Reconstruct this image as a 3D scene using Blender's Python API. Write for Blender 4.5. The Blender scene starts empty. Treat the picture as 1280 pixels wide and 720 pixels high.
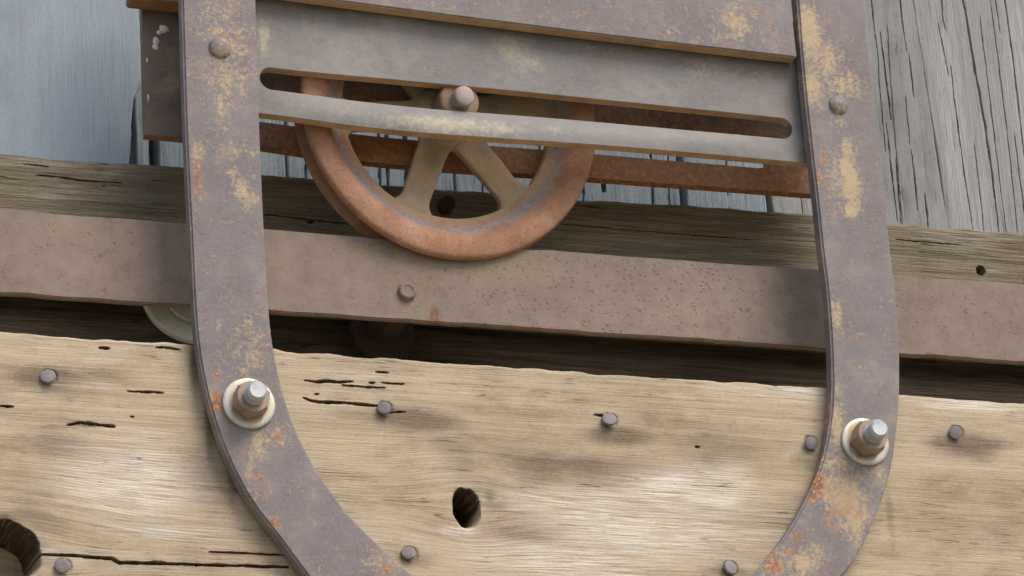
import bpy, bmesh, math, random
import numpy as np
from mathutils import Vector, Matrix

scene = bpy.context.scene
COL = scene.collection

# ------------------------------------------------------------------ camera
FPX = 5000.0                                   # focal length in photo pixels (1280 wide)
YAW, PITCH, ROLL = math.radians(18.9), math.radians(23.6), math.radians(3.7)
TGT = np.array([0.0, 0.0, 2.6]); DIST = FPX / 2400.0
cf = np.array([math.sin(YAW) * math.cos(PITCH), math.cos(YAW) * math.cos(PITCH), math.sin(PITCH)])
_r = np.array([math.cos(YAW), -math.sin(YAW), 0.0]); _u = np.cross(_r, cf)
cr = math.cos(ROLL) * _r - math.sin(ROLL) * _u
cu = math.sin(ROLL) * _r + math.cos(ROLL) * _u
CAM = TGT - DIST * cf
cam = bpy.data.cameras.new('camera'); cam.sensor_width = 36.0; cam.lens = FPX / 1280.0 * 36.0
cam.clip_start = 0.05; cam.clip_end = 500.0
cam_o = bpy.data.objects.new('camera', cam); COL.objects.link(cam_o)
cam_o.matrix_world = Matrix(((cr[0], cu[0], -cf[0], CAM[0]), (cr[1], cu[1], -cf[1], CAM[1]),
                             (cr[2], cu[2], -cf[2], CAM[2]), (0, 0, 0, 1)))
scene.camera = cam_o

# ------------------------------------------------------------------ light
SUN_EL, SUN_AZ = math.radians(50), math.radians(32)      # az: to the right of the wall's outward normal
world = bpy.data.worlds.new('World'); scene.world = world; world.use_nodes = True
wn = world.node_tree; bg = wn.nodes['Background']
sky = wn.nodes.new('ShaderNodeTexSky'); sky.sky_type = 'NISHITA'; sky.sun_disc = False
sky.sun_elevation = SUN_EL; sky.sun_rotation = math.pi - SUN_AZ
sky.air_density = 1.0; sky.dust_density = 3.0; sky.ozone_density = 1.0
wn.links.new(sky.outputs[0], bg.inputs[0]); bg.inputs[1].default_value = 0.115
sun = bpy.data.lights.new('sun', 'SUN'); sun.energy = 1.5; sun.angle = math.radians(32); sun.color = (1.0, 0.95, 0.87)
sun_o = bpy.data.objects.new('sun', sun); COL.objects.link(sun_o)
sd = Vector((math.sin(SUN_AZ) * math.cos(SUN_EL), -math.cos(SUN_AZ) * math.cos(SUN_EL), math.sin(SUN_EL)))
sun_o.rotation_euler = sd.to_track_quat('Z', 'Y').to_euler(); sun_o.location = (1.5, -3, 5)
vs = scene.view_settings
scene.display_settings.display_device = 'sRGB'
vs.view_transform = 'Standard'; vs.look = 'None'; vs.gamma = 1.0; vs.use_curve_mapping = False
vs.exposure = 0.50

# ------------------------------------------------------------------ pixel -> plane
def px(u, v, Y):
    d = cf + (u - 640) / FPX * cr - (v - 360) / FPX * cu
    t = (Y - CAM[1]) / d[1]
    return CAM + t * d
def pxz(pts, Y):
    return np.array([px(u, v, Y)[[0, 2]] for u, v in pts])

# ------------------------------------------------------------------ noise (numpy)
def vnoise(u, v, seed):
    rs = np.random.RandomState(seed); tab = rs.rand(256, 256)
    u0 = np.floor(u).astype(int); v0 = np.floor(v).astype(int)
    fu = u - u0; fv = v - v0
    fu = fu * fu * (3 - 2 * fu); fv = fv * fv * (3 - 2 * fv)
    a = tab[u0 & 255, v0 & 255]; b = tab[(u0 + 1) & 255, v0 & 255]
    c = tab[u0 & 255, (v0 + 1) & 255]; d = tab[(u0 + 1) & 255, (v0 + 1) & 255]
    return (a * (1 - fu) + b * fu) * (1 - fv) + (c * (1 - fu) + d * fu) * fv - 0.5
def fbm(u, v, seed, octv=4):
    s = 0; a = 1.0
    for k in range(octv):
        s = s + a * vnoise(u * 2 ** k, v * 2 ** k, seed + k); a *= 0.5
    return s
def sstep(x): x = np.clip(x, 0, 1); return x * x * (3 - 2 * x)

# ------------------------------------------------------------------ objects
def tag(o, label=None, cat=None, kind=None, group=None):
    if label: o['label'] = label
    if cat: o['category'] = cat
    if kind: o['kind'] = kind
    if group: o['group'] = group
    return o
def thing(name, loc, label, cat):
    o = bpy.data.objects.new(name, None); COL.objects.link(o); o.location = loc
    o.empty_display_size = 0.02
    return tag(o, label, cat)
WLOC = {}
def add(name, mesh, mat, parent=None):
    """mesh has world coordinates; placed under parent (which may be rotated: then mesh is in local coordinates)."""
    o = bpy.data.objects.new(name, mesh); COL.objects.link(o)
    if mat is not None and not mesh.materials: mesh.materials.append(mat)
    if parent is not None:
        o.parent = parent
    return o
def wloc(o):
    p = Vector((0, 0, 0))
    while o is not None:
        p += o.location; o = o.parent
    return p
def addw(name, mesh, mat, parent):
    """world-coordinate mesh under unrotated parent chain"""
    b = wloc(parent)
    mesh.transform(Matrix.Translation(-b))
    return add(name, mesh, mat, parent)

def mesh_np(name, V, F, smooth=True, attrs=None, sharp=None):
    me = bpy.data.meshes.new(name)
    V = np.asarray(V, dtype=np.float32)
    if isinstance(F, np.ndarray):
        n, k = F.shape
        me.vertices.add(len(V)); me.vertices.foreach_set('co', V.ravel())
        me.loops.add(n * k); me.loops.foreach_set('vertex_index', F.astype(np.int32).ravel())
        me.polygons.add(n)
        me.polygons.foreach_set('loop_start', np.arange(0, n * k, k, dtype=np.int32))
        me.polygons.foreach_set('loop_total', np.full(n, k, dtype=np.int32))
        me.update(calc_edges=True)
    else:
        me.from_pydata(V.tolist(), [], F)
    me.polygons.foreach_set('use_smooth', np.full(len(me.polygons), smooth))
    for an, arr in (attrs or {}).items():
        arr = np.asarray(arr, dtype=np.float32)
        if arr.ndim == 1:
            a = me.attributes.new(an, 'FLOAT', 'POINT'); a.data.foreach_set('value', arr)
        else:
            a = me.attributes.new(an, 'FLOAT_VECTOR', 'POINT'); a.data.foreach_set('vector', arr.ravel())
    me.update()
    if sharp is not None: me.set_sharp_from_angle(angle=math.radians(sharp))
    return me

def sheet_solid(name, V, quads, depth, attrs=None, bevel=0.0008, seg=2, under=None, front=None):
    """front sheet (n,3) + quads -> closed plate going +Y by depth (back copy flat)."""
    V = np.asarray(V, float); n = len(V)
    B = V.copy(); B[:, 1] = np.mean(V[:, 1]) + depth if np.isscalar(depth) else depth
    edges = {}
    for q in quads:
        for i in range(len(q)):
            a, b = q[i], q[(i + 1) % len(q)]
            edges[(a, b)] = 1
    side = [(b, a, a + n, b + n) for (a, b) in edges if (b, a) not in edges]
    F = [tuple(q) for q in quads] + [tuple(reversed([i + n for i in q])) for q in quads] + side
    at = {k: np.concatenate([v, v]) for k, v in (attrs or {}).items()}
    me = mesh_np(name, np.vstack([V, B]), F, True, at)
    bm = bmesh.new(); bm.from_mesh(me)
    bmesh.ops.recalc_face_normals(bm, faces=bm.faces)
    if bevel:
        es = [e for e in bm.edges if len(e.link_faces) == 2 and e.calc_face_angle(0) > math.radians(55)]
        bmesh.ops.bevel(bm, geom=es, offset=bevel, segments=seg, affect='EDGES', clamp_overlap=True)
    for f in bm.faces: f.smooth = True
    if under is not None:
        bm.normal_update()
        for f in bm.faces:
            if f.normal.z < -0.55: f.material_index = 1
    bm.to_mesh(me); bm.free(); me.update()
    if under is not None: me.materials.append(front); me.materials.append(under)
    me.set_sharp_from_angle(angle=math.radians(50))
    return me

def lathe(name, prof, n=48, axis_c=(0, 0, 0), cap=True, wob=0.0, seed=0):
    """profile list of (radius, y); axis along Y. Profile goes front centre -> back centre."""
    V = []; F = []
    rs = np.random.RandomState(seed)
    w = [1 + wob * rs.uniform(-1, 1) for _ in range(n)]
    for r, y in prof:
        for k in range(n):
            a = 2 * math.pi * k / n
            V.append((axis_c[0] + r * w[k] * math.cos(a), axis_c[1] + y, axis_c[2] + r * w[k] * math.sin(a)))
    m = len(prof)
    for i in range(m - 1):
        for k in range(n):
            k2 = (k + 1) % n
            F.append((i * n + k, i * n + k2, (i + 1) * n + k2, (i + 1) * n + k))
    if cap:
        F.append(tuple(range(n))[::-1]); F.append(tuple((m - 1) * n + k for k in range(n)))
    me = mesh_np(name, V, F, True)
    bm = bmesh.new(); bm.from_mesh(me); bmesh.ops.recalc_face_normals(bm, faces=bm.faces); bm.to_mesh(me); bm.free()
    me.set_sharp_from_angle(angle=math.radians(42))
    return me
def ring_closed(name, prof, n=120):
    """closed profile loop lathe (torus-like)"""
    P = prof + [prof[0]]
    me = lathe(name, P, n, cap=False)
    bm = bmesh.new(); bm.from_mesh(me); bmesh.ops.remove_doubles(bm, verts=bm.verts, dist=1e-7)
    bmesh.ops.recalc_face_normals(bm, faces=bm.faces); bm.to_mesh(me); bm.free()
    for p in me.polygons: p.use_smooth = True
    me.set_sharp_from_angle(angle=math.radians(60))
    return me

# ------------------------------------------------------------------ materials
class NT:
    def __init__(s, name):
        s.m = bpy.data.materials.new(name); s.m.use_nodes = True
        s.t = s.m.node_tree; s.b = s.t.nodes['Principled BSDF']
    def n(s, typ, ins=None, **pr):
        x = s.t.nodes.new('ShaderNode' + typ)
        for k, v in pr.items(): setattr(x, k, v)
        for k, v in (ins or {}).items():
            i = x.inputs[k]
            if hasattr(v, 'is_output'): s.t.links.new(v, i)
            else: i.default_value = v
        return x
    def math(s, op, a, b=0.0, c=0.0, clamp=False):
        x = s.n('Math', {0: a, 1: b, 2: c}, operation=op); x.use_clamp = clamp; return x.outputs[0]
    def noise(s, vec, scale, detail=4.0, rough=0.55, dist=0.0):
        return s.n('TexNoise', {'Vector': vec, 'Scale': scale, 'Detail': detail, 'Roughness': rough, 'Distortion': dist}).outputs[0]
    def scl(s, vec, v):
        return s.n('VectorMath', {0: vec, 1: v}, operation='MULTIPLY').outputs[0]
    def attr(s, name, fac=True):
        a = s.n('Attribute', attribute_name=name); return a.outputs['Fac'] if fac else a.outputs['Vector']
    def ramp(s, f, stops):
        r = s.n('ValToRGB', {0: f}); e = r.color_ramp.elements
        while len(e) < len(stops): e.new(0.5)
        for el, (p, c) in zip(e, stops):
            el.position = p; el.color = tuple(c) + (1,) if len(c) == 3 else c
        return r.outputs[0]
    def mix(s, f, a, b, mode='MIX'):
        x = s.n('Mix', data_type='RGBA', blend_type=mode)
        for i, v in ((0, f), (6, a), (7, b)):
            if hasattr(v, 'is_output'): s.t.links.new(v, x.inputs[i])
            else: x.inputs[i].default_value = (tuple(v) + (1,)) if (i > 0 and len(v) == 3) else v
        return x.outputs[2]
    def mrange(s, f, lo, hi, a=0.0, b=1.0, smooth=True):
        x = s.n('MapRange', {0: f, 1: lo, 2: hi, 3: a, 4: b}); x.interpolation_type = 'SMOOTHSTEP' if smooth else 'LINEAR'
        return x.outputs[0]
    def out(s, col, rough, spec=0.3, bump=None, bstr=0.3, bdist=0.0005, metal=0.0):
        s.t.links.new(col, s.b.inputs['Base Color'])
        for k, v in (('Roughness', rough), ('Specular IOR Level', spec), ('Metallic', metal)):
            if hasattr(v, 'is_output'): s.t.links.new(v, s.b.inputs[k])
            else: s.b.inputs[k].default_value = v
        if bump is not None:
            bn = s.n('Bump', {'Height': bump, 'Strength': bstr, 'Distance': bdist})
            s.t.links.new(bn.outputs[0], s.b.inputs['Normal'])
        return s.m

def wood_mat(name, dark, mid, light, alt, bleach, stain, grain=1.0, bstr=0.35, contrast=1.0, rust=(0.10, 0.058, 0.030), hair=0.8, fleck=0.7):
    t = NT(name); v = t.attr('guv', False)
    s1 = t.noise(t.scl(v, (11, 1, 430 * grain)), 1.0, 5, 0.6)
    s2 = t.noise(t.scl(v, (5.0, 1, 80 * grain)), 1.0, 4, 0.55, 0.3)
    s3 = t.noise(t.scl(v, (38, 1, 1450 * grain)), 1.0, 3, 0.6)
    lo = t.noise(t.scl(v, (8, 1, 22)), 1.0, 4, 0.55)
    blo = t.noise(t.scl(v, (34, 1, 75)), 1.0, 5, 0.65)
    g = t.math('ADD', t.math('MULTIPLY', s1, 0.36), t.math('ADD', t.math('MULTIPLY', s2, 0.20), t.math('MULTIPLY', s3, 0.44)))
    lo_, hi_ = 0.5 - 0.15 / contrast, 0.5 + 0.14 / contrast
    c = t.ramp(t.mrange(g, lo_, hi_, smooth=False), [(0.0, dark), (0.45, mid), (1.0, light)])
    c = t.mix(t.mrange(t.math('ADD', t.math('MULTIPLY', lo, 0.6), t.math('MULTIPLY', blo, 0.4)), 0.44, 0.62, 0, 0.6), c, t.mix(1.0, c, alt, 'MULTIPLY'))
    bb = t.math('MULTIPLY', t.math('SUBTRACT', t.math('ADD', s1, t.math('ADD', blo, t.math('MULTIPLY', s3, 0.8))), 1.4), 1.0)
    f = t.mrange(t.math('ADD', t.attr('mB'), t.math('MULTIPLY', bb, 0.95)), 0.05, 1.05)
    c = t.mix(t.math('MULTIPLY', f, 0.9), c, t.mix(1.0, c, stain, 'MULTIPLY'))
    f = t.mrange(t.math('ADD', t.attr('mA'), t.math('MULTIPLY', bb, 0.6)), 0.12, 0.95)
    c = t.mix(t.math('MULTIPLY', f, 0.8), c, t.mix(t.mrange(s3, 0.36, 0.60), mid, bleach))
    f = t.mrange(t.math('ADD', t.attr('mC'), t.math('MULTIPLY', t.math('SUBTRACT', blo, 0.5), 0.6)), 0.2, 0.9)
    c = t.mix(t.math('MULTIPLY', f, 0.85), c, rust)  # one brown for rust marks and painted crack shade
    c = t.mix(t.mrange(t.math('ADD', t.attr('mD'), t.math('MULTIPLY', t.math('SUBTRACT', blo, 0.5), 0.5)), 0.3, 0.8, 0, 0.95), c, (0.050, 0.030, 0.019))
    sp = t.noise(t.scl(v, (420, 1, 1000)), 1.0, 3, 0.7)
    c = t.mix(t.mrange(sp, 0.52, 0.70, 0, 0.38), c, tuple(q * 0.85 for q in dark))
    c = t.mix(t.mrange(sp, 0.48, 0.30, 0, 0.30), c, light)
    # short dark fibres and long hairline checks
    fl = t.noise(t.scl(v, (42, 1, 950)), 1.0, 3, 0.6)
    c = t.mix(t.mrange(fl, 0.60, 0.74, 0, fleck), c, tuple(q * 0.45 for q in dark))
    hn = t.noise(t.scl(v, (7, 1, 260 * grain)), 1.0, 2, 0.5)
    hm = t.math('MULTIPLY', t.mrange(t.math('ABSOLUTE', t.math('SUBTRACT', hn, 0.52)), 0.0, 0.010, 1, 0), t.mrange(t.math('ADD', blo, t.math('MULTIPLY', lo, 0.5)), 0.74, 0.86))
    c = t.mix(t.math('MULTIPLY', hm, hair), c, tuple(q * 0.30 for q in dark))
    h = t.math('ADD', t.math('MULTIPLY', s1, 0.5), t.math('ADD', t.math('MULTIPLY', s3, 0.6), t.math('ADD', t.math('MULTIPLY', fl, -0.5), t.math('MULTIPLY', hm, -0.6))))
    return t.out(c, 0.85, 0.2, h, bstr, 0.0009)

def steel_mat(name, c1, c2, c3, ochre=(0.46, 0.34, 0.17), rust=(0.40, 0.15, 0.05), rust2=(0.18, 0.06, 0.025),
              rough=0.6, spec=0.35, warm=0.35, pits=0.0, dust=0.0, bstr=0.25, soft=1.0, gran=0.0):
    t = NT(name); p = t.n('TexCoord').outputs['Object']
    n1 = t.noise(p, 16, 4, 0.6); n2 = t.noise(p, 75, 5, 0.65); n3 = t.noise(p, 420, 4, 0.65); n4 = t.noise(p, 1300, 2, 0.6)
    nb = t.noise(t.n('VectorMath', {0: p, 1: (3.1, 1.7, 5.3)}, operation='ADD').outputs[0], 120, 5, 0.7)
    b = t.math('ADD', t.math('MULTIPLY', n2, 0.6), t.math('MULTIPLY', n1, 0.4))
    c = t.ramp(b, [(0.36, c1), (0.5, c2), (0.64, c3)])
    # faint reddish and dusty breakups
    c = t.mix(t.math('MULTIPLY', t.mrange(nb, 0.52, 0.68), warm), c, tuple(0.5 * x + 0.5 * y for x, y in zip(rust2, c2)))
    c = t.mix(t.mrange(n3, 0.42, 0.72, 0, 0.30), c, tuple(min(1, q * 1.5) for q in c2))
    c = t.mix(t.mrange(n4, 0.52, 0.72, 0, 0.35), c, tuple(q * 0.55 for q in c2))
    brk = t.math('ADD', t.math('MULTIPLY', t.math('SUBTRACT', nb, 0.5), 1.5), t.math('ADD', t.math('MULTIPLY', t.math('SUBTRACT', n3, 0.5), 2.0), t.math('MULTIPLY', t.math('SUBTRACT', n4, 0.5), 1.3)))
    if dust: c = t.mix(t.mrange(t.math('ADD', t.math('MULTIPLY', n1, 0.5), t.math('MULTIPLY', n2, 0.5)), 0.50, 0.66, 0, dust), c, tuple(0.55 * x + 0.45 * y for x, y in zip(c3, ochre)))
    if gran:
        c = t.mix(t.mrange(n3, 0.50, 0.68, 0, gran), c, tuple(q * 0.55 for q in c1))
        c = t.mix(t.mrange(n4, 0.54, 0.68, 0, gran), c, tuple(min(1, q * 1.35) for q in c3))
    f = t.mrange(t.math('ADD', t.attr('mA'), t.math('MULTIPLY', brk, soft)), 0.10, 0.95)
    oc = t.ramp(t.math('ADD', t.math('MULTIPLY', n3, 0.6), t.math('MULTIPLY', nb, 0.4)), [(0.35, tuple(q * 0.78 for q in ochre)), (0.6, ochre)])
    c = t.mix(t.math('MULTIPLY', f, 0.92), c, oc)
    c = t.mix(t.math('MULTIPLY', f, t.mrange(n4, 0.52, 0.66, 0, 0.45)), c, c2)
    brk2 = t.math('ADD', t.math('MULTIPLY', t.math('SUBTRACT', n2, 0.5), 1.8), t.math('MULTIPLY', t.math('SUBTRACT', n3, 0.5), 2.2))
    f2 = t.mrange(t.math('ADD', t.attr('mB'), t.math('MULTIPLY', brk2, soft)), 0.28, 0.80)
    c = t.mix(t.math('MULTIPLY', f2, 0.85), c, t.ramp(n3, [(0.40, rust2), (0.55, rust), (0.72, ochre)]))
    h = t.math('ADD', t.math('MULTIPLY', n3, 0.7), t.math('MULTIPLY', n4, 0.3))
    if pits:
        vo = t.n('TexVoronoi', {'Vector': p, 'Scale': 330.0, 'Randomness': 1.0}, feature='F1')
        pm = t.math('MULTIPLY', t.mrange(vo.outputs['Distance'], 0.14, 0.34, 1, 0), t.mrange(t.math('ADD', nb, t.math('MULTIPLY', t.attr('mP'), 0.3)), 0.55, 0.70))
        c = t.mix(t.math('MULTIPLY', pm, pits), c, tuple(q * 0.35 for q in c1))
        h = t.math('SUBTRACT', h, t.math('MULTIPLY', pm, 0.8))
    return t.out(c, t.mrange(n2, 0.3, 0.7, rough - 0.08, rough + 0.12), spec, h, bstr, 0.0006)

M = {}
M['strap'] = steel_mat('strap_steel', (0.155, 0.128, 0.130), (0.214, 0.184, 0.186), (0.272, 0.240, 0.240), ochre=(0.56, 0.415, 0.235), rust=(0.48, 0.20, 0.075), warm=0.60, bstr=0.55, dust=0.22, soft=1.0, gran=0.30)
M['bar'] = steel_mat('bar_steel', (0.158, 0.145, 0.140), (0.212, 0.196, 0.188), (0.262, 0.246, 0.234), ochre=(0.50, 0.44, 0.31), warm=0.55, rough=0.5, bstr=0.4, soft=0.45, dust=0.3, gran=0.18)
M['rustbar'] = steel_mat('rusty_bar', (0.20, 0.105, 0.050), (0.30, 0.155, 0.075), (0.38, 0.205, 0.10), ochre=(0.46, 0.28, 0.12), rust=(0.46, 0.19, 0.055), warm=0.4, rough=0.75, spec=0.2)
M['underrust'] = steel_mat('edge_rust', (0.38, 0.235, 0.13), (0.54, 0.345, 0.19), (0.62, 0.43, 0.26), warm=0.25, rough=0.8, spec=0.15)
M['backbar'] = steel_mat('back_bar_steel', (0.120, 0.092, 0.078), (0.175, 0.135, 0.112), (0.23, 0.175, 0.14), ochre=(0.46, 0.33, 0.18), rust=(0.46, 0.20, 0.07), rust2=(0.33, 0.155, 0.070), warm=0.5, rough=0.55, spec=0.35, gran=0.2, soft=0.4)
M['rail'] = steel_mat('rail_steel', (0.190, 0.142, 0.116), (0.258, 0.200, 0.168), (0.315, 0.252, 0.212), ochre=(0.30, 0.245, 0.145), rust=(0.24, 0.11, 0.065), rust2=(0.14, 0.06, 0.04), warm=0.55, gran=0.2, pits=0.32, rough=0.72, spec=0.2, bstr=0.5, dust=0.2)
M['wheel'] = steel_mat('rusty_cast_iron', (0.235, 0.125, 0.072), (0.365, 0.195, 0.118), (0.45, 0.27, 0.175), ochre=(0.39, 0.295, 0.175), rust=(0.31, 0.265, 0.255), rust2=(0.235, 0.20, 0.20), warm=0.3, rough=0.8, spec=0.2, bstr=1.0, gran=0.5, soft=0.6)  # rust arguments hold the grey painted as sky reflection in the crease
M['spoke'] = steel_mat('rusty_spoke_iron', (0.27, 0.195, 0.125), (0.36, 0.27, 0.180), (0.42, 0.325, 0.225), ochre=(0.42, 0.34, 0.205), rust=(0.42, 0.21, 0.09), warm=0.45, rough=0.8, spec=0.2, bstr=0.9, gran=0.6)
M['nut'] = steel_mat('rusty_nut', (0.24, 0.165, 0.120), (0.34, 0.245, 0.185), (0.43, 0.335, 0.27), warm=0.35, rough=0.42, spec=0.5)
M['nail'] = steel_mat('nail_iron', (0.16, 0.13, 0.13), (0.225, 0.20, 0.205), (0.29, 0.26, 0.265), warm=0.5, rough=0.6)
M['pin'] = steel_mat('pin_iron', (0.28, 0.22, 0.20), (0.37, 0.305, 0.28), (0.43, 0.365, 0.335), warm=0.35, rough=0.6)
M['collar'] = steel_mat('rusty_collar', (0.20, 0.125, 0.082), (0.28, 0.18, 0.12), (0.36, 0.25, 0.175), warm=0.3, rough=0.7, spec=0.2, gran=0.3)
M['darkrust'] = steel_mat('dark_rust', (0.035, 0.026, 0.023), (0.05, 0.036, 0.030), (0.07, 0.048, 0.036), ochre=(0.08, 0.05, 0.035), rust=(0.09, 0.045, 0.03), rust2=(0.06, 0.03, 0.02), warm=0.2, rough=0.75, spec=0.2)
def zinc_mat(name, a, b, metal, yellow):
    t = NT(name); p = t.n('TexCoord').outputs['Object']
    n1 = t.noise(p, 120, 4, 0.6); n2 = t.noise(p, 900, 3, 0.6)
    c = t.ramp(t.math('ADD', t.math('MULTIPLY', n1, 0.7), t.math('MULTIPLY', n2, 0.3)), [(0.38, a), (0.62, b)])
    c = t.mix(t.mrange(n1, 0.50, 0.66, 0, 0.6), c, yellow)
    c = t.mix(t.mrange(t.math('ADD', t.attr('mR'), t.math('MULTIPLY', t.math('SUBTRACT', n1, 0.5), 1.6)), 0.2, 0.9, 0, 0.8), c, (0.36, 0.22, 0.11))
    return t.out(c, t.mrange(n2, 0.3, 0.7, 0.36, 0.55), 0.5, n2, 0.25, 0.0004, metal)
M['zinc'] = zinc_mat('zinc_plate', (0.44, 0.42, 0.35), (0.60, 0.585, 0.52), 0.45, (0.52, 0.42, 0.24))
M['stud'] = zinc_mat('stud_steel', (0.40, 0.41, 0.42), (0.56, 0.57, 0.58), 0.3, (0.50, 0.46, 0.38))
M['galv'] = zinc_mat('galvanised', (0.58, 0.59, 0.50), (0.70, 0.70, 0.60), 0.2, (0.62, 0.60, 0.44))
def plain(name, c, rough=0.8):
    t = NT(name); p = t.n('TexCoord').outputs['Object']; n = t.noise(p, 700, 3)
    return t.out(t.ramp(n, [(0.3, tuple(q * 0.75 for q in c)), (0.7, c)]), rough, 0.2, n, 0.3, 0.0005)
M['fleck'] = plain('white_fleck', (0.95, 0.88, 0.82))

M['door'] = wood_mat('door_wood', (0.30, 0.235, 0.158), (0.505, 0.400, 0.270), (0.65, 0.548, 0.400), (0.68, 0.66, 0.66),
                     (0.84, 0.79, 0.70), (0.36, 0.34, 0.33), 1.0, 0.55, 0.72)
M['beam'] = wood_mat('beam_wood', (0.080, 0.064, 0.044), (0.205, 0.165, 0.112), (0.345, 0.285, 0.205), (0.86, 0.88, 0.90),
                     (0.50, 0.45, 0.36), (0.60, 0.62, 0.60), 0.8, 0.9, 1.05)
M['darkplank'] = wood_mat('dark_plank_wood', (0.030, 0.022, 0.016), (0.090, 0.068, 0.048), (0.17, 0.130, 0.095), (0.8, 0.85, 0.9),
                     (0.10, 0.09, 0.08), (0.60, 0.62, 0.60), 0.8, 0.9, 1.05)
M['wallblue'] = wood_mat('wall_wood_blue', (0.225, 0.265, 0.31), (0.325, 0.38, 0.435), (0.41, 0.465, 0.52), (0.9, 0.88, 0.84),  # bluish sky light painted into the left board's colour
                         (0.42, 0.475, 0.54), (0.70, 0.68, 0.64), 1.4, 0.25, 0.55, hair=0.2, fleck=0.35)
M['wallmid'] = wood_mat('wall_wood_mid', (0.12, 0.15, 0.175), (0.25, 0.30, 0.335), (0.40, 0.45, 0.485), (0.75, 0.78, 0.80),
                        (0.46, 0.49, 0.51), (0.5, 0.5, 0.5), 1.0, 0.5, 1.0)
M['wallgrey'] = wood_mat('wall_wood_grey', (0.165, 0.160, 0.152), (0.30, 0.295, 0.285), (0.40, 0.395, 0.385), (0.84, 0.86, 0.88),
                         (0.48, 0.485, 0.495), (0.55, 0.55, 0.53), 1.3, 0.45, 0.8, hair=0.6)
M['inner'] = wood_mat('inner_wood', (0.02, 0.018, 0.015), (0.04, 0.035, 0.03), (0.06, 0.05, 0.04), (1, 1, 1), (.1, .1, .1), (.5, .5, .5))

# ------------------------------------------------------------------ wooden boards as carved grids
def seg_dist(X, Z, pts):
    best = np.full(X.shape, 1e9); tt = np.zeros(X.shape)
    L = np.concatenate([[0], np.cumsum(np.hypot(*np.diff(pts, axis=0).T))]); tot = L[-1]
    for i in range(len(pts) - 1):
        a, b = pts[i], pts[i + 1]; d = b - a; l2 = d @ d
        t = np.clip(((X - a[0]) * d[0] + (Z - a[1]) * d[1]) / l2, 0, 1)
        ds = np.hypot(X - a[0] - t * d[0], Z - a[1] - t * d[1])
        m = ds < best; best[m] = ds[m]; tt[m] = (L[i] + t[m] * math.sqrt(l2)) / tot
    return best, tt

def gauss_sum(X, Z, lst, Y):
    o = np.zeros_like(X)
    for (u, v, ru, rv, amp) in lst:
        c = px(u, v, Y)[[0, 2]]
        dx = (X - c[0]) * 2400 / ru; dz = (Z - c[1]) * 2200 / rv
        o = np.maximum(o, amp * np.exp(-(dx * dx + dz * dz)))
    return o

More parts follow.
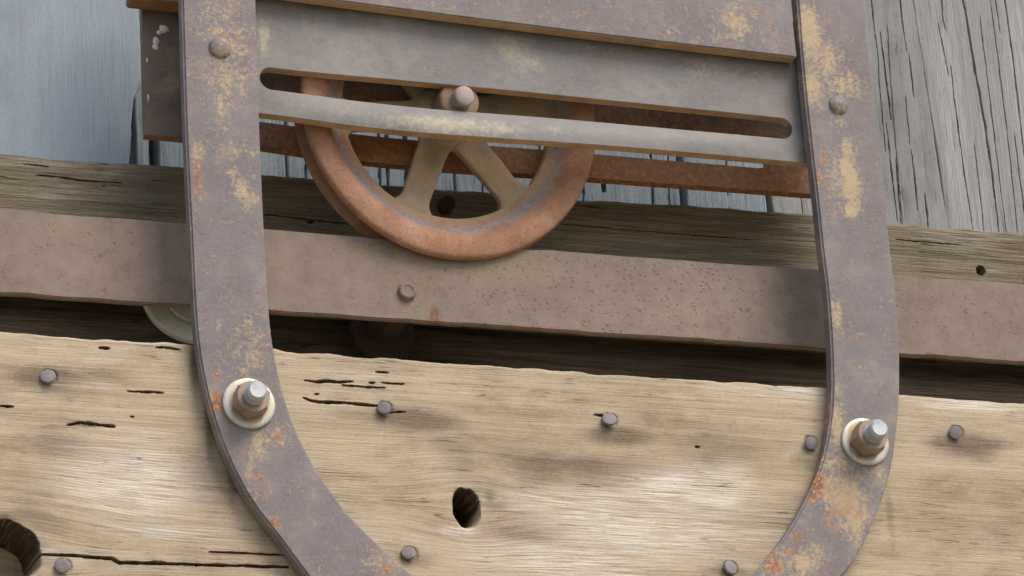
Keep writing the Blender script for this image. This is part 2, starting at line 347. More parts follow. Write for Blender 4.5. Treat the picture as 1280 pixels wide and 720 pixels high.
def board(name, X, Z, Yf, thick, vertical, seed, mat, parent, cracks=(), holes=(), knots=(), relief=0.0003,
          bleach=(), stain=(), rustm=(), edge=0.0015, crack_shade=0.0):
    """X,Z: 2-D grids (rows x cols). Holes: (u,v,ru,rv,depth_m,soft). Cracks: (pts_px, halfwidth_m, depth_m)."""
    nr, nc = X.shape
    along, across = (Z, X) if vertical else (X, Z)
    ac = across + 0.0016 * fbm(along * 4, across * 9, seed + 50, 3)       # wandering grain
    for (u, v, ru, rv, k) in knots:
        c = px(u, v, Yf)[[0, 2]]
        dx = (X - c[0]) * 2400 / ru; dz = (Z - c[1]) * 2200 / rv
        g = k * np.exp(-(dx * dx + dz * dz))
        if vertical: ac = ac - (X - c[0]) * g
        else: ac = ac - (Z - c[1]) * g
    guv = np.stack([along + seed * 0.37, np.full_like(X, seed * 1.0), ac], -1).reshape(-1, 3)
    Y = np.full_like(X, Yf)
    Y += relief * 0.8 * fbm(along * 6, ac * 300, seed, 3) + relief * 2.0 * fbm(along * 4, ac * 45, seed + 9, 3)
    # rounded, ragged borders
    i = np.arange(nr)[:, None]; j = np.arange(nc)[None, :]
    for (D, nn) in ((np.abs(Z - Z[0:1, :]), 1), (np.abs(Z - Z[-1:, :]), 2), (np.abs(X - X[:, 0:1]), 3), (np.abs(X - X[:, -1:]), 4)):
        e = edge * (1 + 0.9 * fbm((X + Z) * 90, X * 0 + nn, seed + 20 + nn, 3))
        e = np.maximum(e, 0.0003); q = np.clip(1 - D / e, 0, 1)
        Y += e * (1 - np.sqrt(np.maximum(0, 1 - q * q)))
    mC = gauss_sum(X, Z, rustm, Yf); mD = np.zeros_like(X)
    for pts, hw, dep in cracks:
        P = pxz(pts, Yf)
        m = (X > P[:, 0].min() - .006) & (X < P[:, 0].max() + .006) & (Z > P[:, 1].min() - .006) & (Z < P[:, 1].max() + .006)
        if not m.any(): continue
        xs, zs = X[m], Z[m]
        wob = 0.0004 * fbm(xs * 150, zs * 150, seed + 70, 3)
        d, t = seg_dist(xs + (wob if vertical else 0), zs + (0 if vertical else wob), P)
        w = hw * (0.25 + 0.75 * np.sqrt(np.maximum(0, np.sin(np.pi * np.clip(t, 0.02, 0.98))))) * (1 + 0.9 * fbm(xs * 200, zs * 200, seed + 80, 2)) * 0.85
        w = np.maximum(w, 0.00022)
        mC[m] = np.maximum(mC[m], crack_shade * sstep(2.0 * (1 - d / (w + .0006))))  # unweathered brown wood and painted shade along each crack
        Y[m] += (0.9 if vertical else 2.0) * dep * sstep(2.2 * (1 - d / w)) * np.minimum(1, 8 * np.minimum(t, 1 - t) + 0.3)
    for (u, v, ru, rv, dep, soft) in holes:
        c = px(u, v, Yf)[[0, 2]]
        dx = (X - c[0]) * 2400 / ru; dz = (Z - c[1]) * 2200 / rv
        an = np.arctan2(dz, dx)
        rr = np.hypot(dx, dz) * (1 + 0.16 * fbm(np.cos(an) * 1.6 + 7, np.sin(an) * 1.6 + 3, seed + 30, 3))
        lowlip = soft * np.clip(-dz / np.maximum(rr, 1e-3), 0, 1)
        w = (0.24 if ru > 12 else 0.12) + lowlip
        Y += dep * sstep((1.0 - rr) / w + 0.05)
        if ru > 12: mD = np.maximum(mD, sstep((1.07 - rr) / .08) * np.clip(0.50 + 1.6 * dz, 0, 1))  # dark knot wood with shade painted in, strongest in the upper part
    V = np.stack([X, Y, Z], -1).reshape(-1, 3)
    idx = np.arange(nr * nc).reshape(nr, nc)
    # rows go top->down, cols left->right, front faces -Y
    F = np.stack([idx[1:, :-1], idx[1:, 1:], idx[:-1, 1:], idx[:-1, :-1]], -1).reshape(-1, 4)
    loop = np.concatenate([idx[0, :], idx[1:, -1], idx[-1, -2::-1], idx[-2:0:-1, 0]])
    # skirts
    B = V[loop].copy(); B[:, 1] = Yf + thick
    nb = len(loop); b0 = len(V)
    k = np.arange(nb); k2 = (k + 1) % nb
    S = np.stack([loop[k], loop[k2], b0 + k2, b0 + k], -1)
    # back: strip between top and bottom rows of the skirt loop (top row forward, bottom row reversed)
    top = np.arange(nc); bot = np.array([nc + nr - 2 + (nc - 1 - c) for c in range(nc)])
    bot = bot % nb
    Bk = np.stack([b0 + top[:-1], b0 + top[1:], b0 + bot[1:], b0 + bot[:-1]], -1)
    V = np.vstack([V, B]); F = np.vstack([F, S, Bk])
    ext = lambda a: np.concatenate([a.reshape(-1), a.reshape(-1)[loop]])
    mA = gauss_sum(X, Z, bleach, Yf); mB = gauss_sum(X, Z, stain, Yf)
    gb = guv[loop].copy(); gb[:, 2] += (thick * 0.5); 
    me = mesh_np(name, V, F, True, {'guv': np.vstack([guv, gb]), 'mA': ext(mA), 'mB': ext(mB), 'mC': ext(mC), 'mD': ext(mD)})
    me.set_sharp_from_angle(angle=math.radians(75))
    return addw(name, me, mat, parent)

def axis_vals(a, b, fine_a, fine_b, df, dc):
    l = np.arange(a, fine_a, dc); m = np.arange(max(a, fine_a), min(b, fine_b), df); r = np.arange(max(fine_b, a), b, dc)
    return np.unique(np.concatenate([l, m, r, [b]]))

def top_curve(xs, pts, Y, seed, amp):
    P = pxz(pts, Y); z = np.interp(xs, P[:, 0], P[:, 1])
    k = np.polyfit(P[:, 0], P[:, 1], 1)
    lin = np.polyval(k, xs); out = (xs < P[0, 0]) | (xs > P[-1, 0]); z[out] = lin[out]
    return z + amp * fbm(xs * 70, xs * 0, seed, 5)

# ================================================================== the place
ground_me = mesh_np('ground', [(-40, -60, 0), (40, -60, 0), (40, 2, 0), (-40, 2, 0)], [(0, 1, 2, 3)], False)  # unseen sheet added to bounce light up onto the undersides
gt = NT('ground_dirt'); gp = gt.n('TexCoord').outputs['Object']; gn = gt.noise(gp, 3, 6)
add('ground', ground_me, gt.out(gt.ramp(gn, [(0.3, (0.22, 0.19, 0.125)), (0.7, (0.34, 0.29, 0.20))]), 0.9, 0.2, gn, 0.3, 0.02))
tag(bpy.data.objects['ground'], kind='structure')

# ---- barn wall of upright boards
Y_WALL = 0.112
wall = thing('barn_wall', (0.0, Y_WALL, 2.52), 'barn wall of upright weathered grey boards behind the timber and rail', 'wall')
zt, zb = px(640, -230, Y_WALL)[2], 2.55
def vboard(ul, ur, vref, mat, seed, Yf=Y_WALL, cracks=(), dx=0.0006, dz=0.003, lean=0.0, ledge=None, redge=None, **kw):
    zref = px(ul, vref, Yf)[2]; xl = px(ul, vref, Yf)[0]; xr = px(ur, vref, Yf)[0]
    zs = np.arange(zt, zb, -dz); xsn = np.linspace(0, 1, max(4, int((xr - xl) / dx)))
    XL = xl + lean * (zs - zref) + 0.0012 * fbm(zs * 25, zs * 0, seed, 4)
    XR = xr + lean * (zs - zref) + 0.0012 * fbm(zs * 25, zs * 0, seed + 3, 4)
    if redge is not None:
        P = pxz(redge, Yf); o = np.argsort(P[:, 1]); XR = np.interp(zs, P[o, 1], P[o, 0]) + 0.0008 * fbm(zs * 120, zs * 0, seed + 5, 4)
    X = XL[:, None] * (1 - xsn) + XR[:, None] * xsn
    Z = np.repeat(zs[:, None], len(xsn), 1)
    return board('board', X, Z, Yf, 0.020, True, seed, mat, wall, cracks=cracks, edge=0.0012, **kw)
vboard(-260, 168, 150, M['wallblue'], 3, Yf=0.090, dz=0.0015,
       redge=[(170, -230), (172, -40), (173, 0), (175, 40), (177, 80), (177, 100), (172, 112), (168, 122), (166, 140), (164, 160), (163, 180), (162, 203), (161, 300)],
       relief=0.00012, bleach=[(120, 90, 60, 130, 0.7)], stain=[(10, 60, 50, 160, 0.5)])
vboard(170, 187, 180, M['wallmid'], 5, Yf=0.118, lean=0.0)
bp = mesh_np('backing_board', [(x, y, z) for y in (.20, .215) for x, z in ((-.5, 2.5), (.6, 2.5), (.6, 3.0), (-.5, 3.0))], [(0, 1, 2, 3), (7, 6, 5, 4), (1, 0, 4, 5), (2, 1, 5, 6), (3, 2, 6, 7), (0, 3, 7, 4)], False)  # added dark sheet, stands in for interior darkness behind the board gaps
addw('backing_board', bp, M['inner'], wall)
vboard(199, 356, 190, M['wallmid'], 7)
vboard(361, 565, 200, M['wallmid'], 9, cracks=[([(378, 60), (384, 260)], .0007, .006), ([(470, 60), (476, 260)], .0008, .008), ([(481, 60), (486, 260)], .0011, .012), ([(503, 60), (509, 260)], .0011, .012)])
vboard(569, 848, 230, M['wallmid'], 12, cracks=[([(597, 60), (604, 260)], .0008, .008), ([(668, 60), (678, 260)], .0008, .008), ([(720, 60), (731, 275)], .0010, .01), ([(806, 60), (818, 275)], .0008, .008), ([(829, 60), (838, 275)], .0006, .006)],
       holes=[(754.5, 232, 4, 4, 0.012, 0.1)])
vboard(857, 958, 240, M['wallmid'], 15, cracks=[([(900, 60), (912, 290)], .0005, .004)], bleach=[(900, 240, 50, 60, 0.5)])
vboard(967, 1183, 262, M['wallgrey'], 17, lean=-0.045, dx=0.00026, dz=0.002, relief=0.0003,
       cracks=[([(993, 180), (1004, 270)], 0.00039, .008),
               ([(1087, -60), (1089, 0), (1092, 28), (1096, 60)], 0.00043, .010), ([(1100, 40), (1104, 67), (1109, 110), (1114, 148)], 0.00043, .010), ([(1097, 62), (1099, 100), (1107, 190)], 0.00022, .004),
               ([(1108, 154), (1113, 200), (1122, 276)], 0.00039, .010), ([(1122, -60), (1125, 0), (1129, 35), (1133, 62)], 0.00039, .008), ([(1136, 66), (1139, 90), (1142, 119)], 0.00039, .008),
               ([(1139, 190), (1143, 220), (1147, 262)], 0.00043, .008), ([(1156, 243), (1160, 284)], 0.00067, .010), ([(1109, 30), (1113, 100), (1128, 280)], 0.00020, .003),
               ([(1132, 120), (1137, 180)], 0.00017, .003), ([(1120, 200), (1126, 280)], 0.00022, .004)],
       stain=[(1120, 140, 60, 260, 0.5), (1150, 60, 14, 60, 0.5)], bleach=[(1100, 60, 10, 60, 0.3)])
vboard(1185.5, 1530, 277, M['wallgrey'], 19, lean=-0.045, dx=0.00026, dz=0.002, relief=0.0003,
       cracks=[([(1199, -80), (1204, 0), (1211, 40), (1218, 83), (1229, 145), (1239, 208), (1249, 292)], 0.00073, .012),
               ([(1172, -60), (1178, 20), (1182, 37)], 0.00030, .007), ([(1173, 30), (1177, 50), (1185, 92)], 0.00035, .008), ([(1188, 84), (1193, 125), (1204, 208), (1216, 288)], 0.00039, .010),
               ([(1251, -60), (1256, 0), (1264, 55), (1271, 112), (1281, 200)], 0.00043, .010), ([(1268, 165), (1274, 215), (1284, 290)], 0.00035, .007),
               ([(1225, 20), (1238, 130), (1258, 290)], 0.00026, .005), ([(1238, 0), (1246, 60), (1262, 190), (1272, 290)], 0.00026, .006), ([(1218, 180), (1230, 290)], 0.00022, .004), ([(1243, -10), (1250, 40)], 0.00030, .006)],
       bleach=[(1190, 150, 26, 220, 0.75), (1275, 80, 30, 200, 0.7), (1230, 250, 20, 80, 0.5)])

# ---- horizontal timber
Y_BEAM = 0.072
beam_t = thing('timber_beam', (0.0, Y_BEAM, 2.52), 'dark weathered horizontal timber fixed across the upright wall boards', 'beam')
xs = axis_vals(px(-260, 250, Y_BEAM)[0], px(1540, 300, Y_BEAM)[0], px(-30, 250, Y_BEAM)[0], px(1310, 300, Y_BEAM)[0], 0.0010, 0.004)
ztop = top_curve(xs, [(0, 192), (81, 199), (163, 203), (226, 209), (330, 217), (719, 247.5), (857, 256), (1012, 267), (1113, 279), (1200, 285), (1280, 291)], Y_BEAM, 31, 0.0007)
tr = np.linspace(0, 1, 200)
X = np.repeat(xs[None, :], len(tr), 0); Z = ztop[None, :] * (1 - tr[:, None]) + 2.614 * tr[:, None]
board('timber', X, Z, Y_BEAM, 0.040, False, 33, M['beam'], beam_t, relief=0.0005, edge=0.0022,
      cracks=[([(46, 219), (70, 221), (100, 226), (150, 229)], 0.00048, .006),
              ([(700, 280), (800, 288), (950, 300)], 0.00030, .004), ([(680, 252), (760, 261)], 0.00030, .004),
              ([(1120, 300), (1200, 306)], 0.00030, .004), ([(30, 205), (60, 209)], 0.00036, .004), ([(330, 268), (440, 280)], 0.00036, .005)],
      holes=[(1226, 338, 6, 7, 0.012, 0.3), (388, 277, 5, 3, 0.006, 0.3)],
      bleach=[(60, 205, 90, 10, 0.55), (60, 245, 60, 8, 0.55), (150, 214, 40, 6, 0.55), (85, 240, 20, 14, 0.4), (1200, 300, 90, 22, 0.55), (1160, 292, 50, 8, 0.5), (1240, 337, 40, 8, 0.4)],
      stain=[(200, 250, 60, 30, 0.6), (400, 270, 80, 30, 0.6)])
o = addw('bolt_head', lathe('bolt_head', [(0.0006, -.007), (0.003, -.0068), (0.0043, -.005), (0.0045, .002)], 24, px(557, 257, Y_BEAM - .003)), M['darkrust'], beam_t)

YD = 0.086  # added board, near-black to paint the shade below the rail
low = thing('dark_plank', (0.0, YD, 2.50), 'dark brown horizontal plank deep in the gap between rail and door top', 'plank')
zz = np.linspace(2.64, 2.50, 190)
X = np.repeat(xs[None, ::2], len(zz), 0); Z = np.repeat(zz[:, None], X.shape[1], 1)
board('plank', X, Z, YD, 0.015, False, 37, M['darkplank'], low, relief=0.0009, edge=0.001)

# ---- rail
Y_RAIL = 0.0265
rail = thing('track_rail', (0.0, Y_RAIL, 2.586), 'long flat rusty steel track rail running below the wheel', 'rail')
xs = axis_vals(px(-260, 300, Y_RAIL)[0], px(1540, 400, Y_RAIL)[0], -0.3, 0.33, 0.003, 0.006)
RT = [(0, 262), (163, 272), (230, 278.5), (331, 287), (700, 314), (1012, 336), (1118, 344.5), (1280, 354.5)]
RB = [(0, 365), (140, 375), (232, 383), (337, 389), (400, 392), (880, 424), (1030, 435), (1126, 442.5), (1280, 452.7)]
PT, PB = pxz(RT, Y_RAIL), pxz(RB, Y_RAIL)
zt_r = np.polyval(np.polyfit(PT[:, 0], PT[:, 1], 2), xs) + 0.0007 * fbm(xs * 60, xs * 0, 3, 4)
zb_r = np.polyval(np.polyfit(PB[:, 0], PB[:, 1], 2), xs) + 0.0007 * fbm(xs * 60, xs * 0, 8, 4)
rail_top_at = lambda x, _x=xs, _z=zt_r: float(np.interp(x, _x, _z))
tr = np.linspace(0, 1, 17)
X = np.repeat(xs[None, :], 17, 0); Z = zt_r * (1 - tr[:, None]) + zb_r * tr[:, None]
Yr = Y_RAIL + 0.00025 * fbm(X * 20, Z * 30, 5, 3)
idx = np.arange(X.size).reshape(X.shape)
Q = np.stack([idx[1:, :-1], idx[1:, 1:], idx[:-1, 1:], idx[:-1, :-1]], -1).reshape(-1, 4).tolist()
mA = gauss_sum(X, Z, [(570, 325, 140, 22, 0.75), (510, 365, 30, 24, 0.55), (100, 290, 80, 20, .3)], Y_RAIL)
drips = [(545, 395, 9, 16, 0.8), (735, 405, 7, 14, 0.75), (907, 415, 8, 13, 0.8), (130, 365, 6, 14, 0.7), (105, 368, 5, 12, .6), (815, 415, 6, 6, .7), (1255, 440, 7, 12, .7), (1188, 440, 6, 8, .6), (300, 380, 8, 10, .5)]
mB = gauss_sum(X, Z, drips, Y_RAIL)
zb_edge = np.clip(1 - (Z - zb_r[None, :]) / 0.004, 0, 1); mB = np.maximum(mB, 0.42 * zb_edge)
mP = gauss_sum(X, Z, [(760, 360, 220, 60, 1.0), (560, 320, 120, 40, 0.6), (860, 350, 120, 50, 0.9), (1180, 380, 120, 60, 0.35), (130, 300, 150, 60, .3)], Y_RAIL)
me = sheet_solid('rail_bar', np.stack([X, Yr, Z], -1).reshape(-1, 3), Q, 0.0045, {'mA': mA.ravel(), 'mB': mB.ravel(), 'mP': mP.ravel()}, 0.0006)
bar_o = addw('rail_bar', me, M['rail'], rail)
c = px(508.5, 365, Y_RAIL)
addw('bolt_head', lathe('bolt_head', [(0.0008, -.0022), (0.0024, -.0020), (0.0034, -.0026), (0.0043, -.0024), (0.0050, -.0010), (0.0050, .002)], 36, c, wob=0.02), M['rail'], rail)
def spacer(u, v, R, mat, ring):
    c = px(u, v, .046)
    d = addw('washer', lathe('washer', [(.004, -.0018), (ring * .92, -.0018), (ring, -.0005), (ring * 1.07, -.0022), (ring * 1.2, -.003), (R * .985, -.003), (R, -.0022), (R, .0015)], 72, (c[0], .046, c[2])), mat, rail)
    return c
c1 = spacer(243, 366, .0285, M['galv'], .0178)
addw('spacer', lathe('spacer', [(.0075, Y_RAIL + .0065), (.0075, YD)], 32, (c1[0], 0, c1[2])), M['galv'], rail)
c2 = px(478, 412, Y_BEAM)
addw('washer', lathe('washer', [(.004, -.002), (.016, -.002), (.0172, -.0012), (.0175, .0035)], 60, (c2[0], Y_BEAM, c2[2])), M['darkrust'], rail)
addw('spacer_nut', lathe('spacer_nut', [(.0095, Y_RAIL + .0065), (.0095, YD)], 6, (c2[0], 0, c2[2])), M['darkrust'], rail)

# ---- door
door = thing('barn_door', (0.0, 0.0, 2.40), 'pale weathered plank barn door hung behind the U shaped strap', 'door')
NAILS = [(61, 471, 9.5), (481, 510, 8.5), (762, 525, 9.5), (1013, 553, 9), (1195, 540, 9), (79, 707, 9.5), (512, 692, 9), (912, 710, 9.5)]
xs = axis_vals(px(-260, 500, 0)[0], px(1540, 560, 0)[0], px(-12, 500, 0)[0], px(1292, 560, 0)[0], 0.00068, 0.004)
ztop = top_curve(xs, [(0, 413), (60, 418), (130, 423), (187, 427), (342, 435.6), (400, 441), (432, 443), (470, 447), (560, 452), (667, 460), (780, 468), (880, 474), (1032, 483), (1127, 493), (1200, 498), (1280, 503)], 0.0, 41, 0.0011)
zlow = px(640, 730, 0)[2]; zend = px(640, 900, 0)[2]
zz = np.concatenate([np.linspace(0, 0.86, 380), np.linspace(0.86, 1, 10)[1:]])
X = np.repeat(xs[None, :], len(zz), 0); Z = ztop[None, :] * (1 - zz[:, None]) + zend * zz[:, None]
crk = [
    ([(48, 693), (90, 694), (140, 698), (150, 703), (200, 704), (260, 706), (360, 709)], 0.00095, .010),
    ([(262, 690), (300, 691), (355, 694)], 0.00041, .005),
    ([(381, 475.5), (395, 477), (410, 476), (425, 478), (441, 477)], 0.00075, .008),
    ([(428, 482), (450, 483.5), (481, 484)], 0.00041, .006), ([(478, 478), (490, 479), (505, 480)], 0.00048, .006), ([(462, 478), (469, 478)], 0.00054, .006), ([(470, 465), (485, 465.5)], 0.00040, .005),
    ([(380, 497), (390, 501), (410, 503), (428, 503), (445, 505), (458, 506), (472, 507)], 0.00088, .008), ([(394, 492), (398, 492)], 0.00054, .006),
    ([(488, 515), (507, 514)], 0.00040, .005),
    ([(743, 518), (752, 519), (760, 523)], 0.00068, .007),
    ([(0, 507), (8, 508), (16, 508)], 0.00061, .007), ([(124, 435), (136, 435.5)], 0.00109, .008), ([(196, 434), (212, 435), (224, 437)], 0.00068, .006),
    ([(160, 489), (196, 490), (204, 491)], 0.00048, .006), ([(85, 531), (100, 528), (120, 530), (143, 533)], 0.00102, .0035), ([(164, 521), (167, 521)], 0.00048, .005),
    ([(870, 558), (874, 559)], 0.00068, .005),
    
    ]
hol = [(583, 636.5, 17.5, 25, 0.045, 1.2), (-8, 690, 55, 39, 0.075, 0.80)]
hol += [(u + 1, v + 1, 10, 10, 0.0012, 0.2) for u, v, r in NAILS]
blc = [(740, 634, 120, 26, 0.9), (860, 615, 100, 32, 1.1), (800, 665, 150, 34, 0.95), (700, 700, 160, 30, .8), (920, 600, 40, 30, 0.7), (165, 600, 90, 52, 1.0), (150, 580, 40, 30, 0.6), (330, 640, 60, 30, .25),
       (575, 664, 30, 8, 0.8), (100, 480, 60, 8, .5), (1210, 507, 80, 10, 0.85), (200, 425, 150, 9, 0.6), (950, 492, 90, 14, 0.45), (450, 470, 100, 14, 0.35), (660, 690, 160, 24, 0.4), (560, 600, 50, 30, .3), (200, 665, 120, 12, .6), (1000, 490, 60, 14, .6), (60, 690, 18, 8, .6)]
stn = [(720, 585, 170, 26, 0.85), (640, 560, 140, 24, 0.6), (900, 560, 120, 30, 0.7), (650, 520, 160, 20, 0.45), (840, 535, 100, 25, .5), (660, 668, 70, 14, 0.8), (770, 680, 40, 10, .6),
       (61, 474, 60, 14, 1.15), (120, 470, 80, 16, .5), (520, 525, 70, 16, 1.2), (455, 520, 60, 12, 0.6), (775, 545, 55, 15, 1.15), (1010, 575, 36, 20, 0.7), (1210, 556, 56, 18, 1.15), (1180, 600, 60, 30, 0.4),
       (520, 700, 40, 10, 0.7), (910, 716, 40, 10, 0.7), (60, 560, 90, 28, 0.5), (250, 590, 45, 50, 0.65), (30, 600, 80, 24, 0.45), (40, 655, 50, 24, 0.7), (25, 690, 40, 28, 1.2), (1150, 690, 120, 24, 0.3), (250, 430, 60, 14, .4), (430, 530, 120, 14, .4), (1250, 640, 60, 60, .35)]
rst = [(243, 450, 9, 46, 0.85), (262, 530, 9, 50, 0.8), (290, 600, 10, 40, 0.6), (330, 665, 12, 40, 0.5), (512, 699, 16, 8, 0.6), (620, 634, 26, 10, 0.45), (612, 622, 10, 14, .5), (4, 648, 20, 10, 0.8), (481, 519, 10, 5, .7), (762, 534, 10, 5, .7), (110, 531, 26, 4, 0.9), (1112, 640, 8, 60, .5)]
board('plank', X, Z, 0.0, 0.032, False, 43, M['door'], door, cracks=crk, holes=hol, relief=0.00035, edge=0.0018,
      knots=[(585, 634, 70, 48, 0.6), (0, 690, 120, 70, 0.65)], crack_shade=1.1, bleach=blc, stain=stn, rustm=rst)
rn = random.Random(4)
nail_prof = [(0.0004, -.0032), (0.0026, -.0031), (0.0036, -.0028), (0.0039, -.0021), (0.0037, -.0012), (0.0018, -.0008), (0.0016, .012)]
for u, v, r in NAILS:
    c = px(u, v, -.002); s = r / 9.4
    me = lathe('nail', [(a * s, y) for a, y in nail_prof], 26, (0, 0, 0), wob=0.035, seed=int(u))
    me.transform(Matrix.Translation(Vector((c[0], 0.0002, c[2]))) @ Matrix.Rotation(rn.uniform(-.28, .28), 4, 'X') @ Matrix.Rotation(rn.uniform(-.28, .28), 4, 'Z'))
    addw('nail', me, M['nail'], door)

# ---- hanger
YS = -0.0108                                                  # front of the strap
hang = thing('door_hanger', (0.0, YS, 2.45), 'rusty iron door hanger with U shaped strap bolted to the plank door', 'hanger')
LE = [(224, -160), (226, -60), (227.5, 0), (230, 90), (232.3, 160), (235.5, 230), (239, 295), (244, 400), (252, 460), (261, 500), (273, 540), (288.8, 580), (316, 630), (346, 667), (384.5, 720), (430, 768), (500, 818), (590, 850), (690, 860), (800, 852), (900, 825), (985, 780), (1055, 720), (1075, 690), (1089, 660), (1105, 620), (1115.5, 580), (1121, 540), (1125, 495), (1125, 430), (1120, 360), (1113.8, 315), (1107, 250), (1099, 180), (1091, 110), (1084, 50), (1079, 0), (1073, -60), (1064, -160)]
RE = [(316, -160), (318.5, -60), (320, 0), (322.5, 90), (324.7, 160), (328, 230), (330.7, 295), (336.9, 400), (346.6, 460), (357, 500), (371, 540), (392, 580), (424, 628), (458, 666), (517, 720), (560, 750), (610, 770), (660, 781), (710, 784), (765, 781), (830, 771), (887, 752), (937.5, 720), (962, 695), (988, 660), (1010, 620), (1027, 580), (1036, 540), (1040.6, 495), (1039.5, 430), (1034.5, 360), (1028.4, 315), (1022, 250), (1013.5, 180), (1006, 110), (1000.5, 50), (997, 0), (990, -60), (981, -160)]
def smooth_path(pts, Y, n):
    P = pxz(pts, Y); 
    t = np.concatenate([[0], np.cumsum(np.hypot(*np.diff(P, axis=0).T))]); 
    return P, t
PL, PR = pxz(LE, YS), pxz(RE, YS)
def catmull(P, k):
    out = []
    for i in range(len(P) - 1):
        p0 = P[max(i - 1, 0)]; p1 = P[i]; p2 = P[i + 1]; p3 = P[min(i + 2, len(P) - 1)]
        for j in range(k):
            t = j / k
            out.append(0.5 * ((2 * p1) + (-p0 + p2) * t + (2 * p0 - 5 * p1 + 4 * p2 - p3) * t * t + (-p0 + 3 * p1 - 3 * p2 + p3) * t ** 3))
    out.append(P[-1]); return np.array(out)
def fair(A, it=3):
    A = A.copy()
    for _ in range(it): A[1:-1] = A[1:-1] * 0.5 + (A[:-2] + A[2:]) * 0.25
    return A
CL, CR_ = fair(catmull(PL, 8), 14), fair(catmull(PR, 8), 14)
nw = 17; tw = np.linspace(0, 1, nw)
XZ = CL[:, None, :] * (1 - tw[None, :, None]) + CR_[:, None, :] * tw[None, :, None]
X, Z = XZ[..., 0], XZ[..., 1]
Ys = YS + 0.0004 * fbm(X * 25, Z * 25, 61, 3) + 0.0003 * (np.abs(tw - .5)[None, :] * 2) ** 4
idx = np.arange(X.size).reshape(X.shape)
Q = np.stack([idx[1:, :-1], idx[1:, 1:], idx[:-1, 1:], idx[:-1, :-1]], -1).reshape(-1, 4).tolist()
och = [(280, 20, 34, 40, .45), (290, 60, 30, 30, .5), (285, 100, 30, 26, .65), (270, 30, 18, 50, .45), (277, 140, 12, 30, .5), (250, 225, 8, 14, .0), (247, 188, 9, 12, .85), (290, 190, 18, 10, .45), (302, 235, 12, 16, .8), (312, 250, 14, 12, .7), (292, 215, 7, 14, .6), (310, 190, 14, 8, .5),
       (312, 430, 22, 40, .5), (274, 407, 6, 10, .55), (320, 455, 20, 16, .45), (322, 558, 14, 20, .75), (312, 585, 8, 20, .6), (350, 545, 14, 14, .5), (480, 705, 26, 14, .5), (390, 715, 12, 8, .4),
       (1012, 40, 16, 34, 1.0), (1008, 15, 8, 16, .8), (1030, 75, 28, 28, .6), (1016, 105, 14, 30, .8), (1055, 105, 26, 20, .6), (1060, 215, 12, 34, 1.0), (1064, 235, 13, 26, 1.0), (1066, 262, 10, 12, .95), (1048, 220, 16, 40, .45), (1058, 185, 9, 14, .7), (1048, 150, 14, 12, .4), (1046, 395, 6, 26, .75), (1051, 415, 8, 10, .4), (1048, 490, 6, 20, .5),
       (1046, 530, 9, 30, .85), (1050, 580, 30, 16, .55), (1060, 625, 26, 34, .95), (1068, 655, 14, 24, .9), (1040, 610, 20, 22, .7), (1100, 590, 9, 22, .5), (1005, 705, 20, 16, .85), (985, 700, 30, 20, .5), (965, 712, 16, 10, .7), (1020, 690, 18, 14, .5)]
rus = [(246, 222, 7, 22, .70), (247, 210, 6, 10, .6), (262, 318, 8, 8, .5), (272, 503, 8, 16, .85), (270, 470, 8, 8, .5), (345, 548, 12, 10, .55), (322, 596, 12, 9, .55), (343, 653, 5, 7, .95), (325, 625, 10, 10, .45), (482, 712, 10, 6, .8), 
       (1028, 200, 5, 18, .5), (1025, 222, 6, 8, .9), (1034, 229, 5, 4, .9), (1035, 252, 5, 6, .6), (1072, 418, 8, 5, .55), (1022, 600, 9, 22, .95), (1018, 622, 8, 12, .9), (1060, 638, 8, 6, .65), (1073, 644, 7, 8, .65), (1030, 655, 8, 8, .6), (997, 672, 8, 8, .8), (968, 703, 10, 14, .8), (960, 712, 8, 8, .8), (990, 690, 12, 10, .55), (1035, 20, 10, 8, .4), (1033, 640, 24, 24, .4)]
och = [(u, v, a_, b_, k * (1.25 if u > 990 else 0.95)) for u, v, a_, b_, k in och]
mA = gauss_sum(X, Z, och, YS); mB = 1.2 * gauss_sum(X, Z, rus, YS)
me = sheet_solid('strap', np.stack([X, Ys, Z], -1).reshape(-1, 3), Q, 0.0095, {'mA': mA.ravel(), 'mB': mB.ravel()}, 0.0012, 3)
addw('strap', me, M['strap'], hang)

# rivets
def rivet(u, v, r):
    c = px(u, v, YS - .0015)
    prof = [(r * .06, -.0031)] + [(r * math.sin(a), -.0031 * math.cos(a) + .0002) for a in np.linspace(.15, 1.5, 9)] + [(r * 1.04, .0010)]
    me = lathe('rivet', prof, 36, (c[0], YS, c[2]), wob=0.02, seed=int(u))
    n = len(me.vertices); co = np.zeros(n * 3); me.vertices.foreach_get('co', co); co = co.reshape(-1, 3)
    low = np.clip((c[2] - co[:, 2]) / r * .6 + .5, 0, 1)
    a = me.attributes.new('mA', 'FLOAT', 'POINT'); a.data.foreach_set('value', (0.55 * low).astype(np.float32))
    addw('rivet', me, M['strap'], hang)
rivet(276, 58, .0060); rivet(1049.5, 130, .0057)

